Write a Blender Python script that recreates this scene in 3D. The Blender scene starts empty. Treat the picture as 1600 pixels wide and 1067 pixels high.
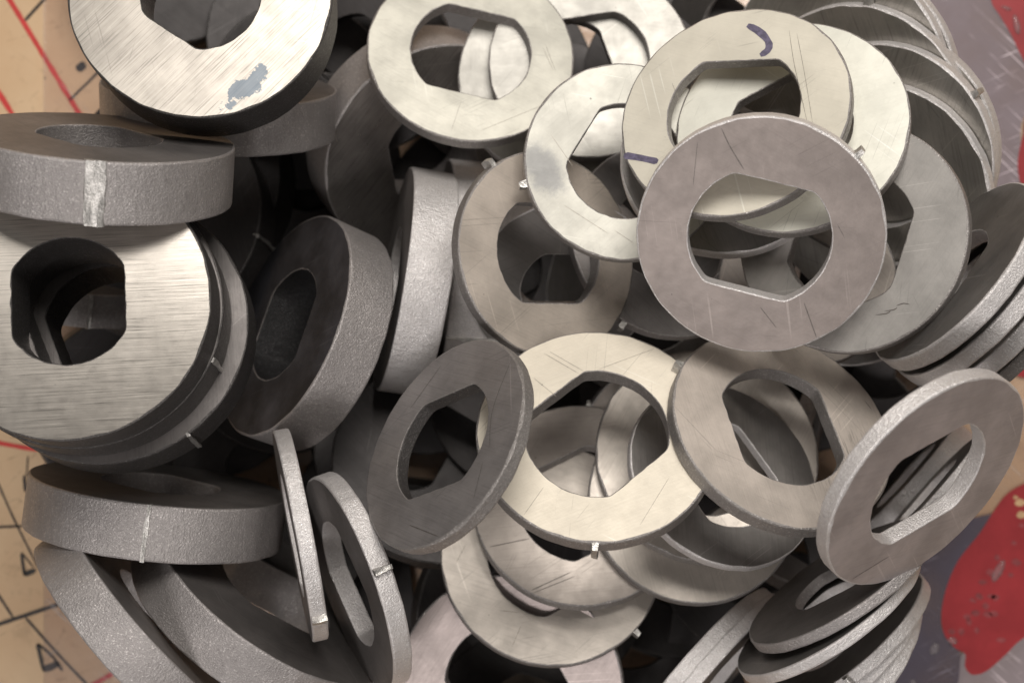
import bpy, bmesh, math, random
from mathutils import Vector, Matrix, noise

C = bpy.context.scene.collection
sc = bpy.context.scene
sc.unit_settings.scale_length = 0.01           # one unit is one centimetre
DT = 26.0

# ------------------------------------------------------------------ camera
cam = bpy.data.cameras.new('camera'); camo = bpy.data.objects.new('camera', cam); C.objects.link(camo)
camo.location = (0, 0, DT); camo.rotation_euler = (0, 0, 0)
cam.sensor_fit = 'HORIZONTAL'; cam.angle = 0.7330382858376184
cam.clip_start = 0.1; cam.clip_end = 500
cam.dof.use_dof = True; cam.dof.focus_distance = 19.4; cam.dof.aperture_fstop = 0.21
sc.camera = camo

# ------------------------------------------------------------------ room light
w = bpy.data.worlds.new('World'); sc.world = w; w.use_nodes = True
bg = w.node_tree.nodes['Background']; bg.inputs[0].default_value = (1.0, 0.95, 0.90, 1); bg.inputs[1].default_value = 0.16
def area(name, loc, target, sx, sy, power, col):
    l = bpy.data.lights.new(name, 'AREA'); l.shape = 'RECTANGLE'; l.size = sx; l.size_y = sy; l.energy = power; l.color = col
    o = bpy.data.objects.new(name, l); C.objects.link(o); o.location = loc
    o.rotation_euler = (Vector(target) - Vector(loc)).to_track_quat('-Z', 'Y').to_euler()
    return o
area('ceiling_lamp', (5, 24, 38), (0, 0, 3), 24, 17, 15200, (1.0, 0.955, 0.89))
area('side_fill', (-9, -20, 34), (0, 0, 3), 10, 8, 4500, (1.0, 0.95, 0.92))  # unseen fill added to lift the rims facing the lower edge
sc.view_settings.view_transform = 'Standard'; sc.view_settings.look = 'None'
sc.view_settings.exposure = 0.0; sc.view_settings.gamma = 1.0
sc.cycles.use_denoising = True
sc.cycles.max_bounces = 8; sc.cycles.transparent_max_bounces = 12

def px(x, y, z=0.0):
    """a point at height z given by where it lies in the 1600 x 1067 plan"""
    f = 800 / math.tan(cam.angle / 2)
    return Vector(((x - 800) / f * (DT - z), -(y - 533.5) / f * (DT - z), z))

# ------------------------------------------------------------------ materials
class NT:
    def __init__(s, name):
        s.m = bpy.data.materials.new(name); s.m.use_nodes = True; s.t = s.m.node_tree; s.t.nodes.clear()
    def n(s, typ, **kw):
        nd = s.t.nodes.new(typ)
        for k, v in kw.items():
            if k.startswith('i_'):
                key = k[2:]; key = int(key) if key.isdigit() else key.replace('_', ' ')
                nd.inputs[key].default_value = v
            else: setattr(nd, k, v)
        return nd
    def l(s, a, b): s.t.links.new(a, b)
    def math(s, op, a, b=None, clamp=False):
        nd = s.n('ShaderNodeMath', operation=op, use_clamp=clamp)
        for i, v in enumerate((a, b)):
            if v is None: continue
            if isinstance(v, (int, float)): nd.inputs[i].default_value = v
            else: s.l(v, nd.inputs[i])
        return nd.outputs[0]
    def ramp(s, v, lo, hi, a=0.0, b=1.0):
        nd = s.n('ShaderNodeMapRange', interpolation_type='SMOOTHSTEP')
        s.l(v, nd.inputs[0])
        for i, x in enumerate((lo, hi, a, b)): nd.inputs[i + 1].default_value = x
        return nd.outputs[0]
    def mix(s, f, a, b, blend='MIX'):
        nd = s.n('ShaderNodeMix', data_type='RGBA', blend_type=blend)
        for sock, v in ((nd.inputs[0], f), (nd.inputs[6], a), (nd.inputs[7], b)):
            if isinstance(v, (int, float)): sock.default_value = v
            elif isinstance(v, tuple): sock.default_value = v if len(v) == 4 else v + (1,)
            else: s.l(v, sock)
        return nd.outputs[2]
    def scale(s, vec, sx, sy, sz, rot=0.0):
        nd = s.n('ShaderNodeMapping'); s.l(vec, nd.inputs[0])
        nd.inputs['Rotation'].default_value = (0, 0, rot); nd.inputs['Scale'].default_value = (1, 1, 1)
        nd2 = s.n('ShaderNodeVectorMath', operation='MULTIPLY'); s.l(nd.outputs[0], nd2.inputs[0]); nd2.inputs[1].default_value = (sx, sy, sz)
        return nd2.outputs[0]
    def noise(s, vec, sc_, det=4, rough=.55):
        nd = s.n('ShaderNodeTexNoise'); s.l(vec, nd.inputs['Vector'])
        nd.inputs['Scale'].default_value = sc_; nd.inputs['Detail'].default_value = det; nd.inputs['Roughness'].default_value = rough
        return nd.outputs[0]
    def coords(s):
        tc = s.n('ShaderNodeTexCoord'); oi = s.n('ShaderNodeObjectInfo')
        off = s.math('MULTIPLY', oi.outputs['Random'], 61.7)
        cb = s.n('ShaderNodeCombineXYZ'); s.l(off, cb.inputs[0]); s.l(s.math('MULTIPLY', off, .37), cb.inputs[1])
        ad = s.n('ShaderNodeVectorMath', operation='ADD'); s.l(tc.outputs['Object'], ad.inputs[0]); s.l(cb.outputs[0], ad.inputs[1])
        return tc.outputs['Object'], ad.outputs[0], oi.outputs['Random']
    def finish(s, col, metal, rough, height=None, bs=.1, bd=.05, aniso=0.0, spec=.5, tan=None):
        p = s.n('ShaderNodeBsdfPrincipled')
        for sock, v in ((p.inputs['Base Color'], col), (p.inputs['Metallic'], metal), (p.inputs['Roughness'], rough)):
            if isinstance(v, (int, float)): sock.default_value = v
            elif isinstance(v, tuple): sock.default_value = v if len(v) == 4 else v + (1,)
            else: s.l(v, sock)
        p.inputs['Specular IOR Level'].default_value = spec
        if tan is not None: p.inputs['Anisotropic'].default_value = aniso; s.l(tan, p.inputs['Tangent'])
        if height is not None:
            b = s.n('ShaderNodeBump'); b.inputs['Strength'].default_value = bs; b.inputs['Distance'].default_value = bd
            s.l(height, b.inputs['Height']); s.l(b.outputs[0], p.inputs['Normal'])
        o = s.n('ShaderNodeOutputMaterial'); s.l(p.outputs[0], o.inputs[0])
        return s.m

def face_material(name, base, metal=.75, rough=.45, brush=.15, brush_rot=.3, brush_fine=34, mottle=.18, specks=.6, hair=.3, spot=None, grain=None, aniso=0.0):
    t = NT(name); ob, v, rnd = t.coords()
    col = tuple(base)
    m1 = t.noise(v, 1.1, 5, .6); m2 = t.noise(v, 5.0, 4, .6)
    dark = tuple(c * (1 - mottle) for c in col); light = tuple(min(1, c * (1 + mottle * .8)) for c in col)
    c = t.mix(t.ramp(m1, .32, .68), dark, light)
    c = t.mix(t.ramp(m2, .45, .75, 0, .2), c, tuple(x * .82 for x in col))
    # brushed grain along one direction
    b = t.noise(t.scale(v, 1.0, brush_fine, 1, brush_rot), 1.0, 3, .65)
    bm = t.ramp(b, .3, .7)
    c = t.mix(t.math('MULTIPLY', t.ramp(b, .52, .72), brush), c, tuple(x * .35 for x in col))
    c = t.mix(t.math('MULTIPLY', t.ramp(b, .48, .28), brush * .6), c, tuple(min(1, x * 1.5 + .03) for x in col))
    # sparse hairline scratches, two directions
    for k, rot in ((0, brush_rot + .9), (1, brush_rot - .5), (2, brush_rot + 2.1)):
        h = t.noise(t.scale(v, .35, 26 + 9 * k, 1, rot), 1.0, 0, .5)
        hm = t.ramp(h, .735, .75); gate = t.ramp(t.noise(v, .9 + .3 * k, 1), .5, .62)
        c = t.mix(t.math('MULTIPLY', t.math('MULTIPLY', hm, gate), hair), c, tuple(x * .35 for x in col) if k else tuple(min(1, x * 1.6 + .08) for x in col))
    # dark pits
    vo = t.n('ShaderNodeTexVoronoi'); t.l(v, vo.inputs['Vector']); vo.inputs['Scale'].default_value = 3.6
    sep = t.n('ShaderNodeSeparateColor'); t.l(vo.outputs['Color'], sep.inputs[0])
    sz = t.math('MULTIPLY', t.math('SUBTRACT', sep.outputs[0], .55, True), .14)
    pit = t.math('LESS_THAN', vo.outputs['Distance'], sz)
    c = t.mix(t.math('MULTIPLY', pit, specks), c, tuple(x * .25 for x in col))
    if grain:   # streaky dark rolling grain over one side
        g = t.noise(t.scale(v, 2.2, 30, 1, grain[2]), 1.0, 4, .7)
        sx = t.n('ShaderNodeVectorMath', operation='DISTANCE'); t.l(ob, sx.inputs[0]); sx.inputs[1].default_value = (grain[0], grain[1], 0)
        gm = t.math('MULTIPLY', t.ramp(g, .5, .66), t.ramp(sx.outputs['Value'], 1.2, .3))
        c = t.mix(t.math('MULTIPLY', gm, .8), c, tuple(x * .3 for x in col))
    rg = t.math('ADD', t.math('MULTIPLY', m2, .16), rough - .08)
    mt = metal
    if spot:
        (cx, cy), (dx, dy), kind = spot
        ln = math.hypot(dx, dy); ang = math.atan2(dy, dx)
        su = t.n('ShaderNodeVectorMath', operation='SUBTRACT'); t.l(ob, su.inputs[0]); su.inputs[1].default_value = (cx, cy, 0)
        rv = t.scale(su.outputs[0], 1 / ln, 1 / (ln * (.42 if kind == 'stain' else .6)), 0, -ang)
        le = t.n('ShaderNodeVectorMath', operation='LENGTH'); t.l(rv, le.inputs[0])
        nz = t.noise(t.scale(v, 1, 1, 1), 3.2 if kind == 'stain' else 5, 5, .65)
        d = t.math('ADD', le.outputs['Value'], t.math('MULTIPLY', t.math('SUBTRACT', nz, .5), 3.2 if kind == 'stain' else 1.2))
        mk = t.ramp(d, .98, .90) if kind == 'stain' else t.ramp(d, 1.25, .55)
        if kind == 'stain':
            c = t.mix(t.math('MULTIPLY', mk, .85), c, (.10, .125, .155))
        else:
            c = t.mix(t.math('MULTIPLY', mk, .8), c, (.20, .20, .205))
            mt = t.ramp(mk, 0, 1, metal, .6)
    h = t.math('ADD', t.math('MULTIPLY', b, .6), t.math('MULTIPLY', t.noise(v, 22, 4, .6), .8))
    h = t.math('SUBTRACT', h, t.math('MULTIPLY', pit, 1.5))
    if aniso: h = b
    tan = None
    if aniso:
        vt = t.n('ShaderNodeVectorTransform', vector_type='VECTOR', convert_from='OBJECT', convert_to='WORLD')
        vt.inputs[0].default_value = (math.cos(brush_rot), -math.sin(brush_rot), 0); tan = vt.outputs[0]
    return t.finish(c, mt, rg, h, .05 if aniso else .13, .02, aniso, tan=tan)

def wall_material(name, base, metal=.8, rough=.45, grain=1.0):
    t = NT(name); ob, v, rnd = t.coords()
    n1 = t.noise(v, 34, 3, .65); n2 = t.noise(v, 2.0, 4, .6); n3 = t.noise(t.scale(v, 1, 1, .55), 13, 4, .65)
    vo = t.n('ShaderNodeTexVoronoi'); t.l(v, vo.inputs['Vector']); vo.inputs['Scale'].default_value = 52
    sep = t.n('ShaderNodeSeparateColor'); t.l(vo.outputs['Color'], sep.inputs[0])
    gl = t.math('MULTIPLY', t.ramp(sep.outputs[0], .86, .99), t.ramp(n2, .35, .6, .35, 1.0))
    c = t.mix(t.ramp(n2, .25, .75), tuple(x * .9 for x in base), tuple(x * 1.06 for x in base))
    c = t.mix(t.ramp(n1, .56, .74, 0, .5), c, tuple(min(1, x * 1.8 + .05) for x in base))
    c = t.mix(t.ramp(n3, .55, .75, 0, .5), c, tuple(x * .6 for x in base))
    c = t.mix(t.math('MULTIPLY', gl, .5 * grain), c, tuple(min(1, x * 1.9 + .06) for x in base))  # random bright cells paint sparkle glints into the colour
    rg = t.math('SUBTRACT', t.math('ADD', t.math('MULTIPLY', n1, -.25), rough + .14), t.math('MULTIPLY', gl, .15))
    h = t.math('ADD', t.math('MULTIPLY', n1, 1.2), t.math('MULTIPLY', n3, .9))
    h = t.math('ADD', h, t.math('MULTIPLY', sep.outputs[1], .35))
    return t.finish(c, metal, rg, h, .42 * grain, .045)

def simple(name, base, metal, rough, nscale=20, bs=.2, var=.25):
    t = NT(name); ob, v, rnd = t.coords(); n1 = t.noise(v, nscale, 5, .65)
    c = t.mix(t.ramp(n1, .3, .7), tuple(x * (1 - var) for x in base), tuple(min(1, x * (1 + var)) for x in base))
    return t.finish(c, metal, rough, n1, bs, .04)

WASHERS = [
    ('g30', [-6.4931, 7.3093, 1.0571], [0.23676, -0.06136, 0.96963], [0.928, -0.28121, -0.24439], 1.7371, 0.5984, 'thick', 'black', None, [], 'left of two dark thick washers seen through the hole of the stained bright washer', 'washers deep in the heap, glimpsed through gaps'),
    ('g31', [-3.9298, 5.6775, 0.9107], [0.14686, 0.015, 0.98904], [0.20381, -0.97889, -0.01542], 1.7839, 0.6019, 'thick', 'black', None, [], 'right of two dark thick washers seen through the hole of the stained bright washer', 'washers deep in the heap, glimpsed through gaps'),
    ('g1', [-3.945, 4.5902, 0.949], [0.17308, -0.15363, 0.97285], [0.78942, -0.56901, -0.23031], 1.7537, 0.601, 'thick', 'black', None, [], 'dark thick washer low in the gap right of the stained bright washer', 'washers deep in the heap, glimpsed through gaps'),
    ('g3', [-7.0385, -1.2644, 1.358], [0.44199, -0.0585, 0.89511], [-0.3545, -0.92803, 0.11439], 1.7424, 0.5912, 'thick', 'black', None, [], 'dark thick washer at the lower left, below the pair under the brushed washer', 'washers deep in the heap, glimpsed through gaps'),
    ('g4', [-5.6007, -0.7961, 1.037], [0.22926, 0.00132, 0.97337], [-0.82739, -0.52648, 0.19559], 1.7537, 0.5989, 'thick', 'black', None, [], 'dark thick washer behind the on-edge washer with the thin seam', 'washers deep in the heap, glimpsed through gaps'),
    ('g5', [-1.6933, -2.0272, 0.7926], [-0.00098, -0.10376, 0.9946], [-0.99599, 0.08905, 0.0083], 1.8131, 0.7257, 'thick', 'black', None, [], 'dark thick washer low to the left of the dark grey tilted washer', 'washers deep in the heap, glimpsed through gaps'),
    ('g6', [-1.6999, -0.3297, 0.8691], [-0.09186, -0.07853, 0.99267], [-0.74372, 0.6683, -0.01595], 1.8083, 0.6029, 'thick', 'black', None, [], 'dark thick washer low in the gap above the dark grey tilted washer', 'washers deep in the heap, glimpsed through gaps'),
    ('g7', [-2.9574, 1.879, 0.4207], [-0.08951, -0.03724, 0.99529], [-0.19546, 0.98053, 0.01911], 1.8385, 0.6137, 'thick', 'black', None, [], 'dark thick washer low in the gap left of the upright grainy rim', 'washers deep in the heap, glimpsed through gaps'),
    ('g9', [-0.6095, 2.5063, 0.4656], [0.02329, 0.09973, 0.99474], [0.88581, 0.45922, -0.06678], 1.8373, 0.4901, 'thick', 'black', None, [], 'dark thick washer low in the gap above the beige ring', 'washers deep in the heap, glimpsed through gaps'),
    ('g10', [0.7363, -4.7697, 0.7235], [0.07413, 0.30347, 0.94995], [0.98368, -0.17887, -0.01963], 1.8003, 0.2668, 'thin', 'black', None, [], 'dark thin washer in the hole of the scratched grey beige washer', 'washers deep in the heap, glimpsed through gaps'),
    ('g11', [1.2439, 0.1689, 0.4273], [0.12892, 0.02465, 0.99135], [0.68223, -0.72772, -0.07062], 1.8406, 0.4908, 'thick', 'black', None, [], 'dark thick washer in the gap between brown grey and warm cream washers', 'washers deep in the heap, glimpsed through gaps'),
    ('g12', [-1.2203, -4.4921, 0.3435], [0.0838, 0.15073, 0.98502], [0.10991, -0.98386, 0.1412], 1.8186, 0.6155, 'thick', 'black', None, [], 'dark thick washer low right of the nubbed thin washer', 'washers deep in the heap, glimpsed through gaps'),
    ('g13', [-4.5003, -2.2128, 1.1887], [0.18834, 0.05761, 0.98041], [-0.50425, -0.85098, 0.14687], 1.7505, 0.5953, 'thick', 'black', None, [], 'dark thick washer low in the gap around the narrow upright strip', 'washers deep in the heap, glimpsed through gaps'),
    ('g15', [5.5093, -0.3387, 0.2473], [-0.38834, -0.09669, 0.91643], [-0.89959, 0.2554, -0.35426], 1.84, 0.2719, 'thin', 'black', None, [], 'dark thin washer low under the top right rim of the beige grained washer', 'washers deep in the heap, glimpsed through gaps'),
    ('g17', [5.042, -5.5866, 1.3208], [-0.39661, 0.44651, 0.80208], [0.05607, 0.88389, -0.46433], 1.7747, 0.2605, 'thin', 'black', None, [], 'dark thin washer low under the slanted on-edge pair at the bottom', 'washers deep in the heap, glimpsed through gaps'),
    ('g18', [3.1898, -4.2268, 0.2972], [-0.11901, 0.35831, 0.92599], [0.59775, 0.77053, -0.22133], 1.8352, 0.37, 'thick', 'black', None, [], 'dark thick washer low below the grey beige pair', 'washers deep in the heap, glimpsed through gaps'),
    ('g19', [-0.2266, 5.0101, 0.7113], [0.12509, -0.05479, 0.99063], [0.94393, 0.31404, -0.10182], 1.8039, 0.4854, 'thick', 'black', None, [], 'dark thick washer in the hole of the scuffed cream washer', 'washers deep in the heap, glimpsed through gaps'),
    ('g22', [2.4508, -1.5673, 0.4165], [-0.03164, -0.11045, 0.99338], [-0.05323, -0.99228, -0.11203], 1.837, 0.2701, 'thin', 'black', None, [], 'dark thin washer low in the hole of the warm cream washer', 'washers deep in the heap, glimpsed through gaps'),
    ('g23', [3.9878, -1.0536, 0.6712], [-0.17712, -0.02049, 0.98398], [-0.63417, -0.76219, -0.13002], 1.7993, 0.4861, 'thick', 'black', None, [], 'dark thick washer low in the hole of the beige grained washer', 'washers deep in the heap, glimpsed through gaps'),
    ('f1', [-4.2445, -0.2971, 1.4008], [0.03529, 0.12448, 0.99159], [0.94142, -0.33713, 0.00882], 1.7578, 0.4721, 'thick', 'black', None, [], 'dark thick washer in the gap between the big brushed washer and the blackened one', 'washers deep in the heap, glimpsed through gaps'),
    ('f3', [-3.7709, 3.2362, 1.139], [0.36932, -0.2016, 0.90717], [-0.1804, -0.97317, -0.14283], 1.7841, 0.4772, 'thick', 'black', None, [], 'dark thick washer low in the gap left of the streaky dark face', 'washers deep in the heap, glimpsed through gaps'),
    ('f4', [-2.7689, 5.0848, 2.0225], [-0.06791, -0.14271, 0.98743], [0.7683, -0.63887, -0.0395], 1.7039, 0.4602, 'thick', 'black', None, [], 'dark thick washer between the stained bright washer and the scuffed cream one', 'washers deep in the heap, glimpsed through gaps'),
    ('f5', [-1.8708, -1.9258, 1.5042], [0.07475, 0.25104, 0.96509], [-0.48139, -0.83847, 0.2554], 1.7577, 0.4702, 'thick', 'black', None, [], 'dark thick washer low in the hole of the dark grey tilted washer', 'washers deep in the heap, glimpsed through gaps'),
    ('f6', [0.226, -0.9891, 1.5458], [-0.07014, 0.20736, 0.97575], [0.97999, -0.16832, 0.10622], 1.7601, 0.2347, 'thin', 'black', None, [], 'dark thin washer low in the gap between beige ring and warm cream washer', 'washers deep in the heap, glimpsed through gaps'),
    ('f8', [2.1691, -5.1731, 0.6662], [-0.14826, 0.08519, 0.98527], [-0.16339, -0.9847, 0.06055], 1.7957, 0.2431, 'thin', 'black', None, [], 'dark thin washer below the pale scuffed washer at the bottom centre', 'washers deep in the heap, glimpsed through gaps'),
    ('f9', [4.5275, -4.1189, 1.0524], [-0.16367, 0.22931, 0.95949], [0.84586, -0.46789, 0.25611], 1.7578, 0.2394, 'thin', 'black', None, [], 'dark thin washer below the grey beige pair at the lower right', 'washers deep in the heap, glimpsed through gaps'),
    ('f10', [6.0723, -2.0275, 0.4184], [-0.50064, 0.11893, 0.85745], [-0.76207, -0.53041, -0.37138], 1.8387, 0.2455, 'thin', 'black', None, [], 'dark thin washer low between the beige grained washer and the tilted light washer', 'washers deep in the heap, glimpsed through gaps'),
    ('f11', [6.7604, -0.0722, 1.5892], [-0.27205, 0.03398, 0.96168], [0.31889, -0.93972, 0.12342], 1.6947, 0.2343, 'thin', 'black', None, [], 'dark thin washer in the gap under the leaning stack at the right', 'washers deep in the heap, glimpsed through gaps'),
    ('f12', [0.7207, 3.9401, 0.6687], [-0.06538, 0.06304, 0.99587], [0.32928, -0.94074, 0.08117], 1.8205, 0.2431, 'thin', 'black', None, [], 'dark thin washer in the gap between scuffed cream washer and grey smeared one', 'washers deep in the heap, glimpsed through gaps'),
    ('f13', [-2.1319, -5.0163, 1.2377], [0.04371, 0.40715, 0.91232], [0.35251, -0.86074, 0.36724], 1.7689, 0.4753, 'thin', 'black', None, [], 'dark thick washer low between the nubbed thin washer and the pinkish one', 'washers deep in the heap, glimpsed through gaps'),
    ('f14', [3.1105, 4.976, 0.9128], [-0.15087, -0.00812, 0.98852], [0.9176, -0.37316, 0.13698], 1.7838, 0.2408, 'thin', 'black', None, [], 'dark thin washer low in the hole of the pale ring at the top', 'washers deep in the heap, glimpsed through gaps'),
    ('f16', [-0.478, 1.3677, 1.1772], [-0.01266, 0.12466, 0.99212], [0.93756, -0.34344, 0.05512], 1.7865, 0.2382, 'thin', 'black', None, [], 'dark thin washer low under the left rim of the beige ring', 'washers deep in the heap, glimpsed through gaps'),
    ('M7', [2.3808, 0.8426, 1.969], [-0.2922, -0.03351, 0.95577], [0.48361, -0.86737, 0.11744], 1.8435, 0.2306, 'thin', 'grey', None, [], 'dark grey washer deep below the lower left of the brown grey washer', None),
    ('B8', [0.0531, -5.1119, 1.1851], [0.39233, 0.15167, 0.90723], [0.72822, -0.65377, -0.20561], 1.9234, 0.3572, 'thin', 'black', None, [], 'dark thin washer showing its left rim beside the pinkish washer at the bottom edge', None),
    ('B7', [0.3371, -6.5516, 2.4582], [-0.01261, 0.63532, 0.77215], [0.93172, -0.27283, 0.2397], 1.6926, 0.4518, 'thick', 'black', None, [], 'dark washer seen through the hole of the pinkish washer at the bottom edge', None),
    ('L13', [-1.3976, 3.3321, 2.1745], [0.47689, -0.53357, 0.69849], [-0.10058, 0.75633, 0.64642], 2.0732, 0.9146, 'thick', 'brushed2', None, [], 'thick washer with a streaky dark face, left below the cream washer at the top', None),
    ('L15a', [-6.3184, 2.9233, 1.3825], [-0.20508, 0.13634, 0.9692], [-0.13034, -0.98523, 0.11102], 2.1487, 0.8269, 'thick', 'black', None, [], 'dark thick washer curving behind the right end of the washer with a wide seam', None),
    ('L15b', [-6.4361, 2.1811, 2.347], [-0.1608, 0.24735, 0.95549], [0.54178, -0.78708, 0.29492], 2.0765, 0.7945, 'thick', 'black', None, [(44.7, 'long')], 'dark thick washer with a thin rim seam above the big brushed washer', None),
    ('L14', [-4.86, 4.266, 3.8151], [0.06747, 0.94036, 0.33343], [-0.74509, -0.17476, 0.64366], 1.9263, 0.809, 'thick', 'dark', None, [], 'thick washer on edge behind the bright stained washer in the upper left corner', None),
    ('L6', [-5.6466, -4.4019, 4.4922], [0.73893, 0.65448, -0.16011], [-0.57514, 0.73647, 0.35614], 2.1363, 0.7224, 'thick', 'dark', None, [], 'lowest thick washer in the bottom left corner, beside the printed number 4', None),
    ('L7', [-3.9024, -4.1433, 3.871], [0.58843, 0.79883, 0.12498], [-0.77491, 0.51304, 0.36919], 2.27, 0.7857, 'thick', 'dark', None, [], 'thick tilted washer with broad grainy rim, second from the bottom left corner', None),
    ('L5', [-5.774, -2.3287, 4.0403], [0.14095, 0.98964, 0.02716], [-0.88693, 0.13841, -0.44069], 2.0763, 0.864, 'thick', 'dark', None, [(126.5, 'long')], 'thick washer on edge with a thin rim seam, below the big brushed washer', None),
    ('B5', [-1.1884, -1.9995, 3.147], [0.11706, 0.47363, 0.87291], [0.86375, -0.48234, 0.14588], 1.8834, 0.307, 'thin', 'black', None, [], 'dark washer directly under the dark grey tilted washer', None),
    ('L12', [-1.2764, 1.293, 2.1285], [-0.98588, 0.06107, 0.15591], [0.01581, -0.89302, 0.44974], 1.9613, 0.8934, 'thick', 'dark', 'light', [(24.6, 'long')], 'thick washer with a cross seam, squeezed between an upright rim and the beige ring', None),
    ('M2', [0.8615, 0.8871, 3.8883], [0.14687, -0.52869, 0.83601], [0.98561, 0.00671, -0.1689], 1.5882, 0.6366, 'thick', 'grey', None, [], 'dark grey thick washer seen through the hole of the beige ring', None),
    ('L11', [-2.0478, 1.0786, 3.12], [-0.97008, 0.14672, 0.19343], [-0.04185, -0.88586, 0.46206], 1.9356, 0.7465, 'thick', 'dark', 'light', [], 'thick washer standing upright with a pale grainy rim left of the beige ring', None),
    ('L10', [-3.7654, 0.2886, 4.0142], [-0.76204, 0.33375, 0.55489], [-0.30052, -0.94134, 0.15348], 1.9333, 0.844, 'mid', 'sooty', None, [], 'thick tilted washer with a blackened face, right of the big brushed washer', None),
    ('L3in', [-7.6827, 1.1797, 2.0777], [0.16141, 0.96289, 0.2163], [-0.79489, -0.00304, 0.60675], 1.4712, 0.5969, 'thick', 'dark', None, [(76.1, 'long')], 'thick washer on edge seen through the hole of the big brushed washer', None),
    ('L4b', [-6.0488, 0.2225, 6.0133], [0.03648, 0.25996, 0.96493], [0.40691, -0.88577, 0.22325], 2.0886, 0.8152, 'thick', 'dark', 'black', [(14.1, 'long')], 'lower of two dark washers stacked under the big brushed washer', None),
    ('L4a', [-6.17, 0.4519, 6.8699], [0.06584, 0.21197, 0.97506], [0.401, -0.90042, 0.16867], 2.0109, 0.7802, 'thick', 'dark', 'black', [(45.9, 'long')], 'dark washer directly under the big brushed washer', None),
    ('L3', [-6.0921, 0.5582, 7.6845], [0.0662, 0.17592, 0.98218], [0.07532, -0.98241, 0.17088], 1.9419, 0.8788, 'thick', 'brushed', 'black', [], 'big thick washer with a bright brushed face at the left edge', None),
    ('L2', [-5.9223, 2.9582, 6.8184], [0.11706, 0.9479, 0.2963], [-0.82439, 0.25911, -0.50324], 1.904, 0.8652, 'thick', 'dark', None, [(138.5, 'wide')], 'thick washer on edge at the left edge with a wide bright seam across its rim', None),
    ('L1', [-4.4726, 5.0338, 6.8504], [0.05677, 0.1209, 0.99104], [0.83733, -0.54638, 0.01868], 1.8891, 0.9832, 'thick', 'blotch', 'black', [], 'thick bright washer with blue grey stains in the upper left corner', None),
    ('B6', [-0.0448, -5.7087, 4.0326], [-0.14827, -0.01173, 0.98888], [0.49995, -0.86363, 0.06471], 1.8818, 0.2424, 'thin', 'pink', None, [], 'pinkish brushed washer cut off by the bottom edge', None),
    ('X00', [4.4131, 5.514, 1.4774], [-0.52677, -0.48598, 0.69738], [0.37428, -0.86923, -0.32302], 1.7599, 0.2353, 'thin', 'grey', None, [], 'dark washer at the top edge, behind the washer with pen marks', None),
    ('T3', [0.8681, 4.5117, 3.2507], [-0.03524, 0.14543, 0.98874], [0.3178, -0.93637, 0.14905], 1.7998, 0.2511, 'thin', 'pale', None, [], 'pale washer seen through the hole of the pale ring at the top edge', None),
    ('T2', [1.3242, 4.7242, 3.5204], [-0.01627, 0.21715, 0.976], [0.9873, 0.15775, -0.01863], 1.7242, 0.2481, 'thin', 'pale', None, [], 'pale ring at the top edge right of the scuffed cream washer', None),
    ('T1', [-0.6762, 4.8109, 3.8902], [0.10361, 0.37529, 0.9211], [0.9744, -0.22408, -0.0183], 1.7254, 0.244, 'thin', 'cream', None, [], 'cream washer with dark scuffs at the top edge, right of a stained thick washer', None),
    ('M3', [2.601, 1.696, 4.0828], [0.21334, 0.24814, 0.94494], [0.86684, -0.49422, -0.06592], 1.6815, 0.2314, 'thin', 'dark', None, [(-91.2, 'nub')], 'dark washer with a bright rim nub, under the white washer with a grey smear', None),
    ('L9', [-2.5739, -3.7787, 5.1575], [-0.87865, -0.28629, 0.38212], [0.44322, -0.78669, 0.42973], 1.7413, 0.31, 'thin', 'dark', 'light', [(70.2, 'nub')], 'thin tilted washer with a bright nub halfway along its rim, lower left of centre', None),
    ('L8', [-3.3537, -2.9582, 5.6641], [-0.95955, -0.17829, 0.21787], [0.25874, -0.86349, 0.43294], 1.6249, 0.2439, 'thin', 'dark', 'light', [(21.1, 'nub')], 'thin washer on edge forming a narrow bright upright strip at the lower left', None),
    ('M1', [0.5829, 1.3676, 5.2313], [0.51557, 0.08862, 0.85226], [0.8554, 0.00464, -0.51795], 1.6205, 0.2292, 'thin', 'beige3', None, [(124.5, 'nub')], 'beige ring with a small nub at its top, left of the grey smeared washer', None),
    ('B11', [5.4948, -3.6427, 1.3439], [0.12952, 0.82748, 0.54635], [0.7745, -0.42848, 0.46535], 1.3727, 0.2603, 'thin', 'dark', None, [], 'dark washer rim below the beige washer with grain streaks', None),
    ('N5', [7.0502, -2.3919, 2.1119], [-0.73484, 0.65081, -0.19094], [-0.67809, -0.69912, 0.22676], 1.3185, 0.4126, 'thin', 'grey', 'light', [], 'left of two washers on edge inside the hole of the tilted light washer', None),
    ('N6', [6.6775, -2.418, 4.5268], [-0.7329, 0.64723, -0.20965], [-0.68033, -0.69724, 0.22584], 1.1852, 0.3503, 'thin', 'grey', 'light', [], 'right of two washers on edge inside the hole of the tilted light washer', None),
    ('N4', [2.8275, -1.83, 1.4807], [0.90512, 0.38693, 0.17622], [-0.42509, 0.81573, 0.39228], 1.4009, 0.2824, 'thin', 'beige', None, [], 'sliver of a washer on edge inside the hole of the warm cream washer', None),
    ('B13', [2.9183, -2.0815, 2.8387], [0.20332, 0.08764, 0.97518], [0.17868, -0.98258, 0.05105], 1.8595, 0.2556, 'thin', 'beige', None, [], 'grey beige washer furthest left inside the hole of the warm cream washer', None),
    ('M8', [5.6516, 1.4362, 3.4266], [-0.61813, -0.04991, 0.78449], [-0.14493, -0.97364, -0.17614], 1.857, 0.2383, 'thin', 'grey', None, [], 'dark washer with a flat sided hole seen through the brown grey washer', None),
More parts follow.
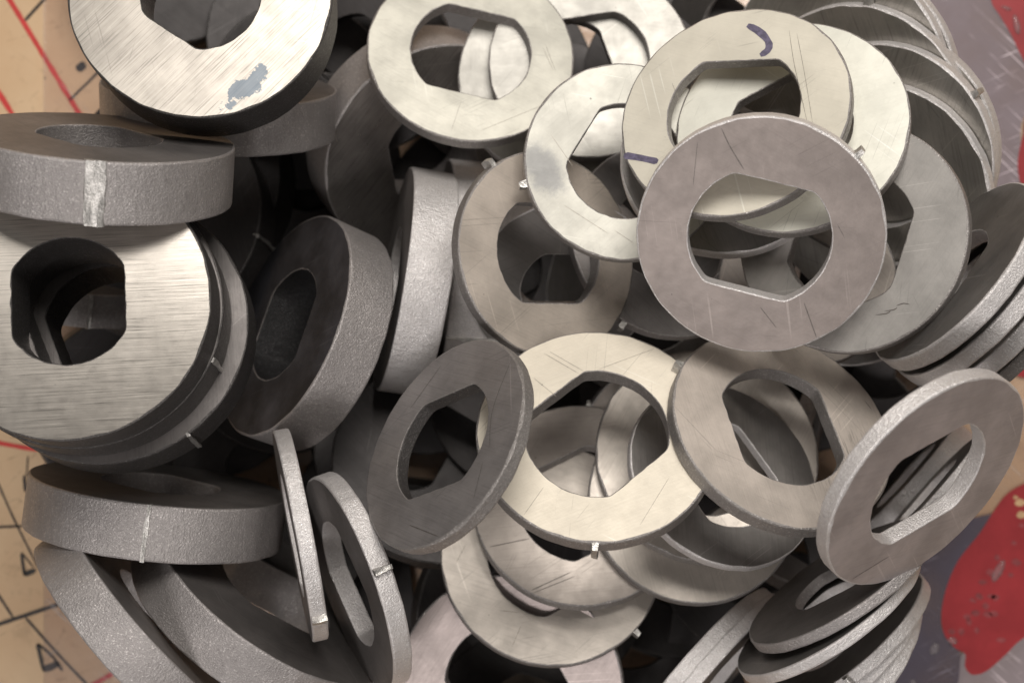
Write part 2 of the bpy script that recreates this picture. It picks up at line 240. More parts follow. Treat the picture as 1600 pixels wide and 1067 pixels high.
    ('B1', [0.664, -3.4924, 3.8937], [0.04912, 0.36399, 0.93011], [0.88434, 0.417, -0.2099], 1.8492, 0.244, 'thin', 'pale2', None, [(-71.0, 'nub')], 'pale scuffed washer with a pointed nub, lowest at the bottom centre', None),
    ('B2', [1.1401, -2.6506, 3.9317], [-0.0143, 0.48629, 0.87368], [0.88155, 0.41848, -0.21849], 1.7848, 0.2435, 'thin', 'beige', None, [(56.1, 'nub')], 'scratched grey beige washer between the warm cream washer and the lowest pale one', None),
    ('N2', [5.4833, -2.0194, 1.466], [0.91122, -0.2298, 0.34186], [0.0561, 0.89143, 0.44968], 1.4105, 0.259, 'thin', 'beige', None, [], 'washer on edge inside the hole of the beige washer with grain streaks', None),
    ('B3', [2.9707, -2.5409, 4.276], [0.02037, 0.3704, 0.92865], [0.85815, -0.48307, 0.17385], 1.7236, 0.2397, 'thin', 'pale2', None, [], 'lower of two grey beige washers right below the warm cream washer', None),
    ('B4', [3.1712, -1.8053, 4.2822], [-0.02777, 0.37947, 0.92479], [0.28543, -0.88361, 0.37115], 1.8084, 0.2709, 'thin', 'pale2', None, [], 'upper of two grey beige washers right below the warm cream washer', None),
    ('N1', [3.3513, -2.0613, 4.9711], [0.2807, 0.49551, 0.82199], [0.54029, -0.78942, 0.29137], 1.5868, 0.1614, 'thin', 'grey', None, [], 'grey tilted washer inside the hole of the beige washer with grain streaks', None),
    ('X0b', [5.4817, 4.302, 3.7246], [-0.60954, -0.37855, 0.69653], [0.68233, -0.69782, 0.21786], 1.9822, 0.2138, 'thin', 'greysheen', None, [], 'outermost washer of the upper right fan, nearest the clear plastic', None),
    ('X0a', [5.2908, 4.3411, 3.9103], [-0.60307, -0.38071, 0.70097], [0.35908, -0.91425, -0.18762], 1.9441, 0.212, 'thin', 'greysheen', None, [], 'second washer from the outside in the upper right fan', None),
    ('X2', [6.0749, 3.1655, 4.0482], [-0.63349, -0.34308, 0.69353], [-0.05146, -0.87566, -0.48018], 1.9133, 0.2423, 'thin', 'greysheen', None, [], 'fan washer in the upper right with a long pinkish rim and no nub', None),
    ('X1', [5.5504, 3.5483, 4.1209], [-0.61379, -0.35562, 0.70484], [0.77812, -0.42335, 0.46401], 1.9488, 0.2415, 'thin', 'greysheen', None, [(99.3, 'nub')], 'fan washer whose rim arches highest behind the white washers, nub on top', None),
    ('X3', [5.8912, 2.8969, 4.482], [-0.62928, -0.33536, 0.7011], [0.48255, -0.87575, 0.01421], 1.8958, 0.2375, 'thin', 'greysheen', None, [(95.5, 'nub')], 'fan washer in the upper right with a white nub on its right rim', None),
    ('X4', [5.8222, 2.2548, 4.5475], [-0.62208, -0.31116, 0.71847], [0.73655, -0.54379, 0.40222], 1.8887, 0.2368, 'thin', 'greysheen', None, [], 'innermost washer of the upper right fan, beside the plain white washer', None),
    ('R4', [7.8103, 0.4195, 4.9251], [-0.7988, 0.60082, 0.03061], [-0.59454, -0.79617, 0.11239], 1.7412, 0.2225, 'thin', 'pale', None, [], 'outermost washer of the leaning stack at the right edge', None),
    ('R3', [7.391, 0.6305, 5.3557], [-0.80072, 0.59521, 0.06767], [-0.58694, -0.80211, 0.11013], 1.7054, 0.2774, 'thin', 'grey', None, [], 'third washer from inside in the leaning stack at the right edge', None),
    ('R2', [6.8276, 0.8185, 6.1248], [-0.80151, 0.58845, 0.10636], [-0.57892, -0.80814, 0.10849], 1.6421, 0.267, 'thinsmall', 'grey', None, [], 'second washer from inside in the leaning stack at the right edge', None),
    ('R1', [6.4157, 1.0321, 6.4441], [-0.80107, 0.58034, 0.1466], [-0.57055, -0.81437, 0.10616], 1.6159, 0.2721, 'thinsmall', 'grey', None, [], 'innermost washer of the leaning right edge stack, its dark face showing', None),
    ('B9', [3.2861, -5.9129, 3.2066], [0.71142, -0.58376, 0.39129], [0.54275, 0.81009, 0.22176], 1.9751, 0.2844, 'thin', 'grey', None, [], 'upper of two slanted washers on edge at the bottom edge', None),
    ('B9b', [3.3999, -5.9319, 3.2865], [0.71934, -0.59511, 0.35833], [0.55053, 0.80297, 0.22839], 1.9469, 0.2398, 'thin', 'grey', None, [], 'lower of two slanted washers on edge at the bottom edge', None),
    ('M5', [4.7559, 0.9785, 4.4419], [-0.24194, 0.13164, 0.96132], [0.80875, -0.52003, 0.27475], 1.4126, 0.2379, 'thin', 'beige', None, [], 'beige washer peeking out below the light grey washer', None),
    ('T13', [1.2452, -1.3272, 6.4152], [-0.01204, 0.55013, 0.83499], [0.75638, 0.55119, -0.35225], 1.7792, 0.2819, 'wide', 'cream3', None, [(-133.5, 'nub')], 'warm cream washer with a nub on its lower rim, below the centre', None),
    ('T14', [-1.0143, -1.4314, 6.8605], [-0.69984, 0.44738, 0.55684], [0.70648, 0.31849, 0.63202], 1.642, 0.2204, 'thin', 'darkgrey', None, [], 'dark grey tilted washer left of the warm cream washer', None),
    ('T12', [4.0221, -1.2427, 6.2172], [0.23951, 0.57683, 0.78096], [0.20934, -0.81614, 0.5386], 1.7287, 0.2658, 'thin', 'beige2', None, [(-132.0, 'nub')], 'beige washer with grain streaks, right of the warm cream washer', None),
    ('T8', [4.9537, 1.5304, 6.3972], [-0.53305, 0.11701, 0.83796], [-0.28876, -0.95609, -0.05018], 1.7154, 0.2163, 'thin', 'lightgrey', None, [], 'light grey washer tucked under the right side of the brown grey washer', None),
    ('M6', [3.3272, 2.8847, 5.4472], [-0.18015, 0.33695, 0.92413], [0.77145, -0.53446, 0.34526], 1.6705, 0.2268, 'thin', 'grey', None, [], 'grey washer whose lower rim shows inside the brown grey washer, under two white ones', None),
    ('T4', [1.7067, 2.7376, 5.7588], [0.0634, 0.11704, 0.9911], [0.51572, 0.84638, -0.13295], 1.5346, 0.2234, 'thin', 'cream2', None, [(134.8, 'nub')], 'white washer with a grey smear on its left side', None),
    ('T6', [4.1241, 3.1962, 6.2516], [-0.29513, 0.29828, 0.90771], [0.88005, 0.45479, 0.13669], 1.7112, 0.2179, 'snug', 'white', None, [], 'plain white washer behind the washer with pen marks', None),
    ('T5', [3.2345, 3.3894, 6.4576], [-0.38774, 0.3405, 0.85657], [0.90254, -0.04856, 0.42785], 1.7171, 0.2063, 'thin', 'pen', None, [], 'cream white washer with two purple pen marks', None),
    ('Y4', [5.4814, -5.5194, 3.1474], [-0.77948, 0.62643, -0.00063], [-0.58028, -0.72167, 0.37745], 1.8033, 0.3948, 'thin', 'greysheen', 'light', [], 'outermost washer of the lower right stack, with a broad pale rim', None),
    ('Y5', [5.4733, -5.284, 3.3273], [-0.70179, 0.71186, -0.02726], [-0.47677, -0.44091, 0.76045], 1.79, 0.2393, 'thinsmall', 'grey', None, [], 'thin washer squeezed inside the lower right stack next to the outermost one', None),
    ('Y3', [5.4672, -5.0014, 3.5298], [-0.63997, 0.76791, -0.02738], [-0.738, -0.60433, 0.30024], 1.7719, 0.2156, 'thinsmall', 'grey', None, [(60.9, 'nub')], 'washer of the lower right stack with a torn nub on its rim', None),
    ('Y2', [4.8493, -4.1514, 5.2462], [-0.58626, 0.81012, 0.0016], [-0.77896, -0.56424, 0.2736], 1.6335, 0.1792, 'thinsmall', 'grey', None, [], 'second washer from the top in the lower right stack', None),
    ('Y1', [5.0238, -3.6886, 5.3417], [-0.57364, 0.81908, 0.00629], [-0.74063, -0.51539, -0.43109], 1.6223, 0.1784, 'thinsmall', 'dark', None, [], 'top washer of the lower right stack, dark face with a slit of hole showing', None),
    ('T7', [3.4919, 1.4592, 7.1435], [-0.21437, -0.36939, 0.90421], [0.95947, -0.25302, 0.12411], 1.7462, 0.2443, 'thin', 'brown', 'light', [(56.0, 'nub')], 'brown grey washer lying on top of the heap over the white ones', None),
    ('T11', [5.6743, -1.9579, 7.8207], [0.49909, -0.52614, 0.68854], [0.85848, 0.4084, -0.31019], 1.753, 0.2442, 'thin', 'mauve', None, [], 'light grey tilted washer at the lower right beside the red print', None),
]
MARKS = {
    'T5': [('pen_mark', 0.1031473371262965, [(0.023, 1.421), (0.171, 1.335), (0.315, 1.207), (0.4, 1.072), (0.385, 0.965), (0.289, 0.895)]), ('pen_mark', 0.1031473371262965, [(-1.573, -0.721), (-1.311, -0.767), (-1.018, -0.833)]), ('scratch', 0.01500324903655222, [(0.665, 1.306), (0.798, 0.785), (0.984, 0.2), (1.134, -0.268)]), ('scratch', 0.01312784290698319, [(0.787, 1.245), (1.0, 0.512), (1.207, -0.27)]), ('scratch', 0.011252436777414162, [(-1.011, 0.486), (-0.838, 0.154)])],
    'T7': [('scratch', 0.019905413485774626, [(-0.899, 1.405), (-0.727, 1.189), (-0.446, 0.904)]), ('scratch', 0.019905413485774626, [(0.853, -0.762), (1.012, -1.001), (1.173, -1.243)]), ('scratch', 0.011762289787048642, [(-1.168, 1.136), (-1.08, 0.516)]), ('scratch', 0.011762289787048642, [(0.283, -1.0), (0.583, -1.244)]), ('scratch', 0.010857498264967975, [(0.981, 0.472), (1.138, 0.301)])],
    'T13': [('scratch', 0.015035800706723224, [(0.329, 1.538), (0.484, 0.912)]), ('scratch', 0.013156325618382819, [(0.411, 1.513), (0.566, 0.901)]), ('scratch', 0.01221658807421262, [(0.756, 0.78), (1.646, 0.49)]), ('scratch', 0.01221658807421262, [(-0.084, 1.32), (-0.041, 0.833)]), ('scratch', 0.01221658807421262, [(-1.698, -0.309), (-1.178, -0.159)]), ('scratch', 0.01221658807421262, [(-0.563, -1.499), (0.28, -1.231)])],
    'B2': [('scratch', 0.023295873382023182, [(-1.693, 0.026), (-1.047, -0.161)]), ('scratch', 0.021178066710930164, [(-1.448, -0.941), (-0.729, -0.978)]), ('scratch', 0.01588355003319762, [(-1.442, -0.993), (-0.721, -1.068)])],
    'T14': [('scratch', 0.016530672821760763, [(-0.421, -1.211), (0.251, -1.555)]), ('scratch', 0.013775560684800636, [(1.297, 0.932), (1.03, 0.184), (1.068, -0.437)]), ('scratch', 0.012857189972480592, [(-0.873, 0.815), (-0.271, 1.396)]), ('scratch', 0.012857189972480592, [(0.877, -1.163), (0.97, -0.606)])],
    'T1': [('scratch', 0.014852524823195561, [(1.171, 0.46), (1.438, -0.014)]), ('scratch', 0.013791630192967308, [(1.142, 0.385), (1.392, -0.001)]), ('scratch', 0.012730735562739052, [(0.462, -1.457), (1.468, -0.62)]), ('scratch', 0.010608946302282544, [(0.045, -1.01), (0.012, -1.579)])],
    'T4': [('scratch', 0.013597270235428, [(-1.075, 0.446), (-1.096, -0.357)]), ('scratch', 0.012626036647183144, [(-0.244, 1.169), (-0.489, 0.625)]), ('scratch', 0.012626036647183144, [(-1.003, -0.414), (-1.018, -0.762)])],
    'T8': [('scratch', 0.01881202476498062, [(0.994, 0.731), (0.935, 0.878), (0.883, 0.929)]), ('scratch', 0.01881202476498062, [(0.907, 0.84), (0.854, 0.968), (0.807, 1.001)]), ('scratch', 0.01881202476498062, [(0.794, 0.978), (0.73, 1.073), (0.724, 1.166)])],
    'B1': [('scratch', 0.015910900345693896, [(-1.22, -0.444), (-0.942, -0.634)]), ('scratch', 0.014850173655980969, [(-1.504, 0.563), (-1.209, 0.771)]), ('scratch', 0.013789446966268045, [(-1.307, -1.058), (-1.001, -0.813)])],
    'T12': [('scratch', 0.014238572685559918, [(-0.357, 1.532), (-0.179, 1.595)])],
    'T11': [('scratch', 0.013956758904238666, [(-1.28, -1.096), (-0.59, -1.076)])],
}
SPOTS = {
    'L1': ((1.335, -0.828), [0.07400000000000007, 0.357], 'stain'),
    'T4': ((-0.759, 1.019), [-0.18399999999999994, -0.44999999999999996], 'smear'),
}

WALL = {
    'dark': wall_material('blasted_rim', (.37, .345, .34), metal=.6),
    'soot_shade': wall_material('soot_shade_hole', (.022, .021, .022), metal=.3),  # soot on the blackened washer, painted shade in holes of deep ones
    'black': wall_material('shade_painted_rim', (.085, .079, .077), metal=.6),  # rim steel painted dark for the shade under other washers
    'mid': wall_material('sheared_rim', (.30, .28, .27), metal=.6),
    'light': wall_material('bright_rim', (.66, .63, .625), metal=.5, rough=.4),
}
F = face_material
FACE = {  # base tones also hold how tilt makes each face catch light
    'dark':     (F('dark_mill_face', (.19, .175, .17), .65, .5, .25), 'dark'),
    'black':    (F('shade_painted_face', (.06, .055, .055), .6, .5, .3), 'black'),  # gap shade put into the base colour of deep washers
    'sooty':    (F('sooted_face', (.05, .05, .058), .5, .5, .2, mottle=.5), 'dark'),
    'brushed':  (F('bright_brushed_face', (.56, .52, .475), .95, .33, .85, 1.58, 52, .10, .35, .1, aniso=.75), 'dark'),
    'brushed2': (F('streaky_brushed_face', (.36, .335, .32), .85, .3, .7, .9, 40, .2, aniso=.6), 'dark'),
    'blotch':   (F('scratched_bright_face', (.40, .37, .335), .8, .40, .75, 1.75, 46, .16, .2, .3, aniso=.6, spot=SPOTS.get('L1')), 'dark'),
    'cream':    (F('cream_tumbled_face', (.62, .60, .53), .35, .55, .12, hair=.25), 'mid'),
    'cream2':   (F('cream_smeared_face', (.57, .555, .50), .35, .55, .10, spot=SPOTS.get('T4')), 'mid'),
    'cream3':   (F('warm_cream_face', (.70, .64, .54), .3, .55, .06, mottle=.08), 'mid'),
    'white':    (F('white_tumbled_face', (.68, .67, .60), .3, .55, .05, mottle=.06, specks=.3), 'mid'),
    'pen':      (F('marked_cream_face', (.66, .62, .53), .3, .55, .08, mottle=.08), 'mid'),
    'pale':     (F('pale_steel_face', (.42, .405, .375), .6, .48, .10), 'mid'),
    'pale2':    (F('pale_scuffed_lifted_face', (.50, .455, .41), .55, .48, .2, .8), 'mid'),  # base lifted on the grey beige pair to offset their shade
    'pink':     (F('pinkish_brushed_face', (.42, .36, .345), .6, .46, .25, 1.1), 'dark'),
    'lightgrey':(F('light_grey_face', (.44, .42, .40), .55, .48, .12), 'mid'),
    'beige':    (F('grey_beige_face', (.40, .357, .325), .6, .48, .2, .4), 'mid'),
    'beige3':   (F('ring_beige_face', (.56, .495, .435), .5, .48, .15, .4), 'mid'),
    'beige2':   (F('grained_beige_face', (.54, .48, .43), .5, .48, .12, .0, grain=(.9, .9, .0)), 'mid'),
    'grey':     (F('grey_steel_face', (.26, .245, .235), .75, .45, .25, .6), 'light'),
    'greysheen':(F('sheened_steel_face', (.42, .40, .37), .85, .34, .4, .9, 22), 'light'),
    'darkgrey': (F('scored_grey_face', (.29, .27, .265), .6, .46, .3, .5), 'mid'),
    'brown':    (F('brown_grey_face', (.25, .215, .20), .5, .5, .06, mottle=.12), 'mid'),
    'mauve':    (F('mauve_grey_face', (.43, .385, .385), .5, .46, .15), 'light'),
}
NUB = simple('torn_bright_metal', (.50, .485, .465), .75, .35, 9, .6)
PEN = simple('purple_ink', (.11, .095, .15), 0, .5, 14, .1, .35)
PALE_HAIR = simple('pale_scratch', (.30, .27, .235), .5, .45, 20, .1, .4)
HAIR = simple('scratch_grime', (.13, .115, .105), .4, .5, 20, .1)

# ------------------------------------------------------------------ builders
def link(name, me, mats, parent=None, smooth=True):
    o = bpy.data.objects.new(name, me); C.objects.link(o)
    for m in mats: me.materials.append(m)
    if smooth:
        me.shade_smooth(); me.set_sharp_from_angle(angle=math.radians(19))
    if parent: o.parent = parent
    return o
HOLE = {'thin': (.575, .475), 'thick': (.455, .39), 'wide': (.59, .50), 'snug': (.52, .44), 'thinsmall': (.455, .38), 'mid': (.5, .42)}
def washer_mesh(R, T, kind, rng):
    hr, hf = HOLE[kind]; r = hr * R; f = hf * R
    N = 192; angs = [2 * math.pi * i / N for i in range(N)]
    half = math.acos(f / r)
    corners = [math.pi / 2 - half, math.pi / 2 + half, -math.pi / 2 - half, -math.pi / 2 + half]
    for c in corners:
        c %= 2 * math.pi
        j = min(range(len(angs)), key=lambda i: abs((angs[i] - c + math.pi) % (2 * math.pi) - math.pi)); angs[j] = c
    angs.sort()
    b = min(.032, T * .16); seed = Vector((rng.random() * 90, rng.random() * 90, 0))
    dents = [(rng.random() * 2 * math.pi, rng.uniform(.02, .05), rng.uniform(.001, .006)) for _ in range(3)]
    verts = []; P = 12
    for a in angs:
        ca, sa = math.cos(a), math.sin(a)
        nr = noise.noise(seed + Vector((ca * 3, sa * 3, 0))) * .003 + noise.noise(seed + Vector((ca * 14, sa * 14, 5))) * .004
        ro = R + nr
        for da, dw, dd in dents:
            e = (a - da + math.pi) % (2 * math.pi) - math.pi
            ro -= dd * math.exp(-(e / dw) ** 2)
        ri = (r ** -60 + (f / max(abs(sa), 1e-6)) ** -60) ** (-1 / 60) + noise.noise(seed + Vector((ca * 9, sa * 9, 9))) * .004
        bo = b * (1 + .7 * noise.noise(seed + Vector((ca * 6, sa * 6, 2)))); bi = b * .6 * (1 + .7 * noise.noise(seed + Vector((ca * 6, sa * 6, 12))))
        for rr, z in ((ro - bo, 0), (ro - .3 * bo, -.3 * bo), (ro, -bo), (ro, -T + bo), (ro - .3 * bo, -T + .3 * bo), (ro - bo, -T),
                      (ri + bi, -T), (ri + .3 * bi, -T + .3 * bi), (ri, -T + bi), (ri, -bi), (ri + .3 * bi, -.3 * bi), (ri + bi, 0)):
            verts.append((rr * ca, rr * sa, z))
    faces = []; mi = []; M = len(angs)
    for i in range(M):
        k = (i + 1) % M
        for j in range(P):
            l = (j + 1) % P
            faces.append((i * P + j, i * P + l, k * P + l, k * P + j)); mi.append(0 if j in (5, 11) else (2 if j in (7, 8, 9) else 1))
    me = bpy.data.meshes.new('washer'); me.from_pydata(verts, [], faces); me.update()
    bm = bmesh.new(); bm.from_mesh(me); bmesh.ops.recalc_face_normals(bm, faces=bm.faces); bm.to_mesh(me); bm.free()
    me.polygons.foreach_set('material_index', mi)
    return me
def nub_mesh(R, T, ang, kind, rng):
    bm = bmesh.new()
    wd, pr, zz = {'nub': (.12, .13, T * 1.05), 'long': (.07, .055, T * 1.0), 'wide': (.30, .045, T * 1.02)}[kind]
    bmesh.ops.create_cube(bm, size=1)
    bmesh.ops.subdivide_edges(bm, edges=bm.edges, cuts=5, use_grid_fill=True)
    s = Vector((rng.random() * 50, rng.random() * 50, rng.random() * 50))
    for v in bm.verts:
        x, y, z = v.co
        k = 1 - .7 * max(0, x + .1) * (1 if kind == 'nub' else .3)
        p = Vector((x * pr * 2, y * wd * k, z * zz))
        q = Vector((p.x * 9, p.y * 9, p.z * 5)) + s
        amp = .028 if kind != 'wide' else .03
        p += Vector((noise.noise(q), noise.noise(q + Vector((9, 0, 0))), noise.noise(q + Vector((0, 9, 0))) * .6)) * amp
        a = ang + p.y / R; rr = R + p.x - (.02 if kind == 'nub' else .02)
        if kind == 'nub' : p.z = p.z * (.85)
        v.co = (rr * math.cos(a), rr * math.sin(a), -T / 2 + p.z)
    me = bpy.data.meshes.new('nub'); bm.to_mesh(me); bm.free(); return me
def stroke_mesh(strokes, z):
    """flat pen strokes / hairlines lying on a surface, with rounded, uneven width"""
    V = []; Fc = []
    for wd, pts, taper in strokes:
        pts = [Vector((p[0], p[1], 0)) for p in pts]; fine = []
        for i in range(len(pts) - 1):
            n = max(2, int((pts[i + 1] - pts[i]).length / .06))
            p0 = pts[max(i - 1, 0)]; p1 = pts[i]; p2 = pts[i + 1]; p3 = pts[min(i + 2, len(pts) - 1)]
            for k in range(n):
                u = k / n
                fine.append(.5 * ((2 * p1) + (p2 - p0) * u + (2 * p0 - 5 * p1 + 4 * p2 - p3) * u * u + (3 * p1 - p0 - 3 * p2 + p3) * u ** 3))
        fine.append(pts[-1]); b0 = len(V); n = len(fine)
        for i, p in enumerate(fine):
            d = (fine[min(i + 1, n - 1)] - fine[max(i - 1, 0)]).normalized(); s = Vector((-d.y, d.x, 0))
            e = min(i, n - 1 - i) / max(1, n - 1)
            w2 = wd / 2 * (min(1, (.15 + e * 5) if taper else (.55 + e * 6))) * (1 + .25 * noise.noise(p * 6 + Vector((wd * 100, 0, 0))))
            V += [tuple(p + s * w2 + Vector((0, 0, z))), tuple(p - s * w2 + Vector((0, 0, z)))]
        Fc += [(b0 + 2 * i, b0 + 2 * i + 1, b0 + 2 * i + 3, b0 + 2 * i + 2) for i in range(n - 1)]
    me = bpy.data.meshes.new('strokes'); me.from_pydata(V, [], Fc); me.update(); return me

# ------------------------------------------------------------------ table under the heap
def table_material():
    t = NT('printed_tan_board'); ob, v, rnd = t.coords()
    n1 = t.noise(ob, .35, 5, .6); n2 = t.noise(ob, 3, 6, .65); n3 = t.noise(t.scale(ob, .6, 14, 1, .6), 1, 3, .6)
    c = t.mix(t.ramp(n1, .3, .7), (.60, .40, .235), (.68, .49, .31))
    c = t.mix(t.ramp(n2, .56, .72, 0, .45), c, (.40, .26, .15))
    c = t.mix(t.ramp(n3, .66, .74, 0, .35), c, (.30, .2, .12))
    vo = t.n('ShaderNodeTexVoronoi', feature='DISTANCE_TO_EDGE'); t.l(t.scale(ob, 1, .35, 1, .9), vo.inputs['Vector']); vo.inputs['Scale'].default_value = 1.1
    c = t.mix(t.math('MULTIPLY', t.ramp(vo.outputs['Distance'], .012, .004), t.ramp(n2, .45, .6, 0, .45)), c, (.22, .14, .08))
    v2 = t.n('ShaderNodeTexVoronoi'); t.l(ob, v2.inputs['Vector']); v2.inputs['Scale'].default_value = 3.2
    sp = t.n('ShaderNodeSeparateColor'); t.l(v2.outputs['Color'], sp.inputs[0])
    pit = t.math('LESS_THAN', v2.outputs['Distance'], t.math('MULTIPLY', t.math('SUBTRACT', sp.outputs[0], .6, True), .3))
    c = t.mix(t.math('MULTIPLY', pit, .6), c, (.10, .07, .05))
    c = t.mix(t.ramp(t.noise(ob, 1.1, 7, .7), .55, .68, 0, .4), c, (.34, .22, .13))
    return t.finish(c, 0, .5, n2, .08, .03)
bm = bmesh.new(); bmesh.ops.create_grid(bm, x_segments=2, y_segments=2, size=40); me = bpy.data.meshes.new('board'); bm.to_mesh(me); bm.free()
board = link('table_top', me, [table_material()], smooth=False); board['kind'] = 'structure'; board['label'] = 'tan printed board with black and red ruled lines under the heap'
INK = simple('black_print', (.035, .028, .025), 0, .5, 6, .05, .5); RED = simple('red_print', (.58, .055, .05), 0, .45, 2.5, .05, .16)
def printed(name, mat, strokes, z=.012):
    link(name, stroke_mesh([(wd * .0125, [px(*p)[:2] for p in pts], False) for wd, pts in strokes], z), [mat], board, smooth=False)
printed('ruled_line', RED, [(8, [(-40, -90), (122, 175), (180, 270)])])
printed('ruled_line', RED, [(8, [(-60, 50), (0, 148), (40, 210)])])
printed('ruled_line', INK, [(5, [(110, -44), (69, 0), (39, 33)])])
printed('ruled_line', INK, [(3.5, [(170, 95), (145, 122), (108, 158)])])
printed('ruled_line', RED, [(7, [(-60, 680), (0, 692), (60, 703)])])
printed('ruled_line', INK, [(3, [(-20, 714), (20, 806), (62, 890)])])
printed('ruled_line', INK, [(3.5, [(-60, 826), (0, 823), (90, 819)])])
printed('ruled_line', INK, [(4, [(-30, 885), (0, 932), (22, 966)])])
printed('ruled_line', INK, [(6, [(-60, 994), (0, 974), (120, 934)])])
printed('ruled_line', INK, [(4, [(40, 964), (90, 1020), (150, 1083)])])
printed('ruled_line', RED, [(8, [(100, 1097), (150, 1067), (200, 1037)])])
printed('digit_four', INK, [(6.5, [(59, 1005), (64, 1026), (69, 1047)]), (4, [(59, 1005), (73, 1016), (87, 1030)]), (10, [(67, 1046), (80, 1041), (93, 1035)]), (5, [(84, 1027), (91, 1037), (98, 1047)])], .016)
printed('digit_four', INK, [(5, [(34, 863), (36, 880), (39, 899)]), (2.5, [(34, 863), (44, 875), (53, 886)]), (8, [(38, 897), (46, 894), (56, 890)])], .016)
printed('digit_four', INK, [(2.5, [(44, 712), (43, 728), (42, 745)]), (5, [(38, 742), (39, 754), (40, 768)]), (4, [(39, 766), (46, 763), (52, 760)])], .016)
printed('dot', INK, [(16, [(123, 100), (127, 105), (131, 110)])], .016)
def patch(name, pts, mat, z, parent, holes=()):
    me = bpy.data.meshes.new(name); bm = bmesh.new()
    vs = [bm.verts.new(px(*p, 0) + Vector((0, 0, z))) for p in pts]; bm.faces.new(vs)
    bmesh.ops.triangulate(bm, faces=bm.faces); bm.to_mesh(me); bm.free()
    return link(name, me, [mat], parent, smooth=False)
def smooth_loop(pts, n=6):
    out = []; m = len(pts)
    for i in range(m):
        p0, p1, p2, p3 = (Vector(pts[(i + k - 1) % m]) for k in range(4))
        for k in range(n):
            u = k / n
            q = .5 * ((2 * p1) + (p2 - p0) * u + (2 * p0 - 5 * p1 + 4 * p2 - p3) * u * u + (3 * p1 - p0 - 3 * p2 + p3) * u ** 3); out.append((q.x, q.y))
    return out

# ------------------------------------------------------------------ clear plastic tray holding the heap
def plastic(name, haze_col, haze, rough=.18):
    t = NT(name); ob, v, rnd = t.coords()
    tr = t.n('ShaderNodeBsdfTransparent'); tr.inputs[0].default_value = (.97, .96, .97, 1)
    gl = t.n('ShaderNodeBsdfGlossy'); gl.inputs['Roughness'].default_value = rough; gl.inputs[0].default_value = (.9, .9, .9, 1)
    df = t.n('ShaderNodeBsdfDiffuse')
    n1 = t.noise(ob, .55, 4, .55); sc1 = t.noise(t.scale(ob, .5, 24, 1, .75), 1, 2, .6); sc2 = t.noise(t.scale(ob, .7, 20, 1, -.4), 1, 2, .6)
    sm = t.math('MAXIMUM', t.ramp(sc1, .60, .70), t.ramp(sc2, .63, .72)); sm = t.math('MULTIPLY', sm, t.ramp(t.noise(ob, 1.2, 3), .42, .6))
    t.l(t.mix(sm, haze_col, tuple(min(1, x * 2.2 + .12) for x in haze_col)), df.inputs[0])
    hz = t.math('ADD', t.math('MULTIPLY', t.ramp(n1, .3, .7, .75, 1.1), haze), t.math('MULTIPLY', sm, .25), True)
    m1 = t.n('ShaderNodeMixShader'); t.l(hz, m1.inputs[0]); t.l(tr.outputs[0], m1.inputs[1]); t.l(df.outputs[0], m1.inputs[2])
    fr = t.n('ShaderNodeFresnel'); fr.inputs[0].default_value = 1.45
    bmp = t.n('ShaderNodeBump'); bmp.inputs['Strength'].default_value = .25; bmp.inputs['Distance'].default_value = .1; t.l(t.noise(ob, 1.3, 4, .6), bmp.inputs['Height'])
    t.l(bmp.outputs[0], gl.inputs['Normal']); t.l(bmp.outputs[0], fr.inputs['Normal'])
    m2 = t.n('ShaderNodeMixShader'); t.l(t.math('MULTIPLY', fr.outputs[0], .8), m2.inputs[0]); t.l(m1.outputs[0], m2.inputs[1]); t.l(gl.outputs[0], m2.inputs[2])
    o = t.n('ShaderNodeOutputMaterial'); t.l(m2.outputs[0], o.inputs[0]); return t.m
tray = bpy.data.objects.new('plastic_tray', None); C.objects.link(tray)
tray['label'] = 'clear scuffed plastic tray with red print under the right side of the heap'; tray['category'] = 'tray'
def sheet(name, outline, mat, z, thick=.05, wav=.03):
    """a slab of clear plastic: its outline filled with a grid, given thickness"""
    xs = [p[0] for p in outline]; ys = [p[1] for p in outline]
    bm = bmesh.new(); vs = [bm.verts.new((p[0], p[1], z)) for p in outline]; f = bm.faces.new(vs)
    r = bmesh.ops.extrude_face_region(bm, geom=[f]); 
    for g in r['geom']:
        if isinstance(g, bmesh.types.BMVert): g.co.z += thick
    bmesh.ops.recalc_face_normals(bm, faces=bm.faces)
    me = bpy.data.meshes.new(name); bm.to_mesh(me); bm.free()
    return link(name, me, [mat], tray, smooth=False)
P2 = lambda pts: [tuple(px(*p)[:2]) for p in pts]
sheet('tray_floor', P2([(70, -260), (1900, -260), (1900, 1330), (70, 1330)]), plastic('clear_plastic', (.5, .47, .5), .03), .02)
PRINT = simple('red_plastic_print', (.36, .036, .042), 0, .4, 1.2, .03, .12)
patch('red_print', smooth_loop([(1546, -60), (1546, 0), (1560, 26), (1577, 55), (1602, 103), (1660, 180), (1740, 190), (1800, 60), (1700, -80)]), PRINT, .074, tray)
patch('red_print', smooth_loop([(1612, 180), (1597, 212), (1589, 245), (1589, 272), (1598, 292), (1640, 310), (1700, 250)]), PRINT, .074, tray)
patch('red_print', smooth_loop([(1606, 512), (1588, 545), (1577, 572), (1584, 584), (1606, 588), (1660, 560), (1660, 510)]), PRINT, .074, tray)
patch('red_print', smooth_loop([(1640, 742), (1600, 754), (1566, 776), (1530, 830), (1495, 875), (1476, 920), (1469, 960), (1474, 990), (1490, 1010), (1506, 1020), (1506, 1040), (1518, 1052), (1540, 1046), (1568, 1022), (1602, 992), (1680, 960), (1720, 850)]), PRINT, .074, tray)
patch('red_print', smooth_loop([(1492, 690), (1505, 672), (1520, 690), (1518, 720), (1495, 728), (1480, 715)]), PRINT, .074, tray)
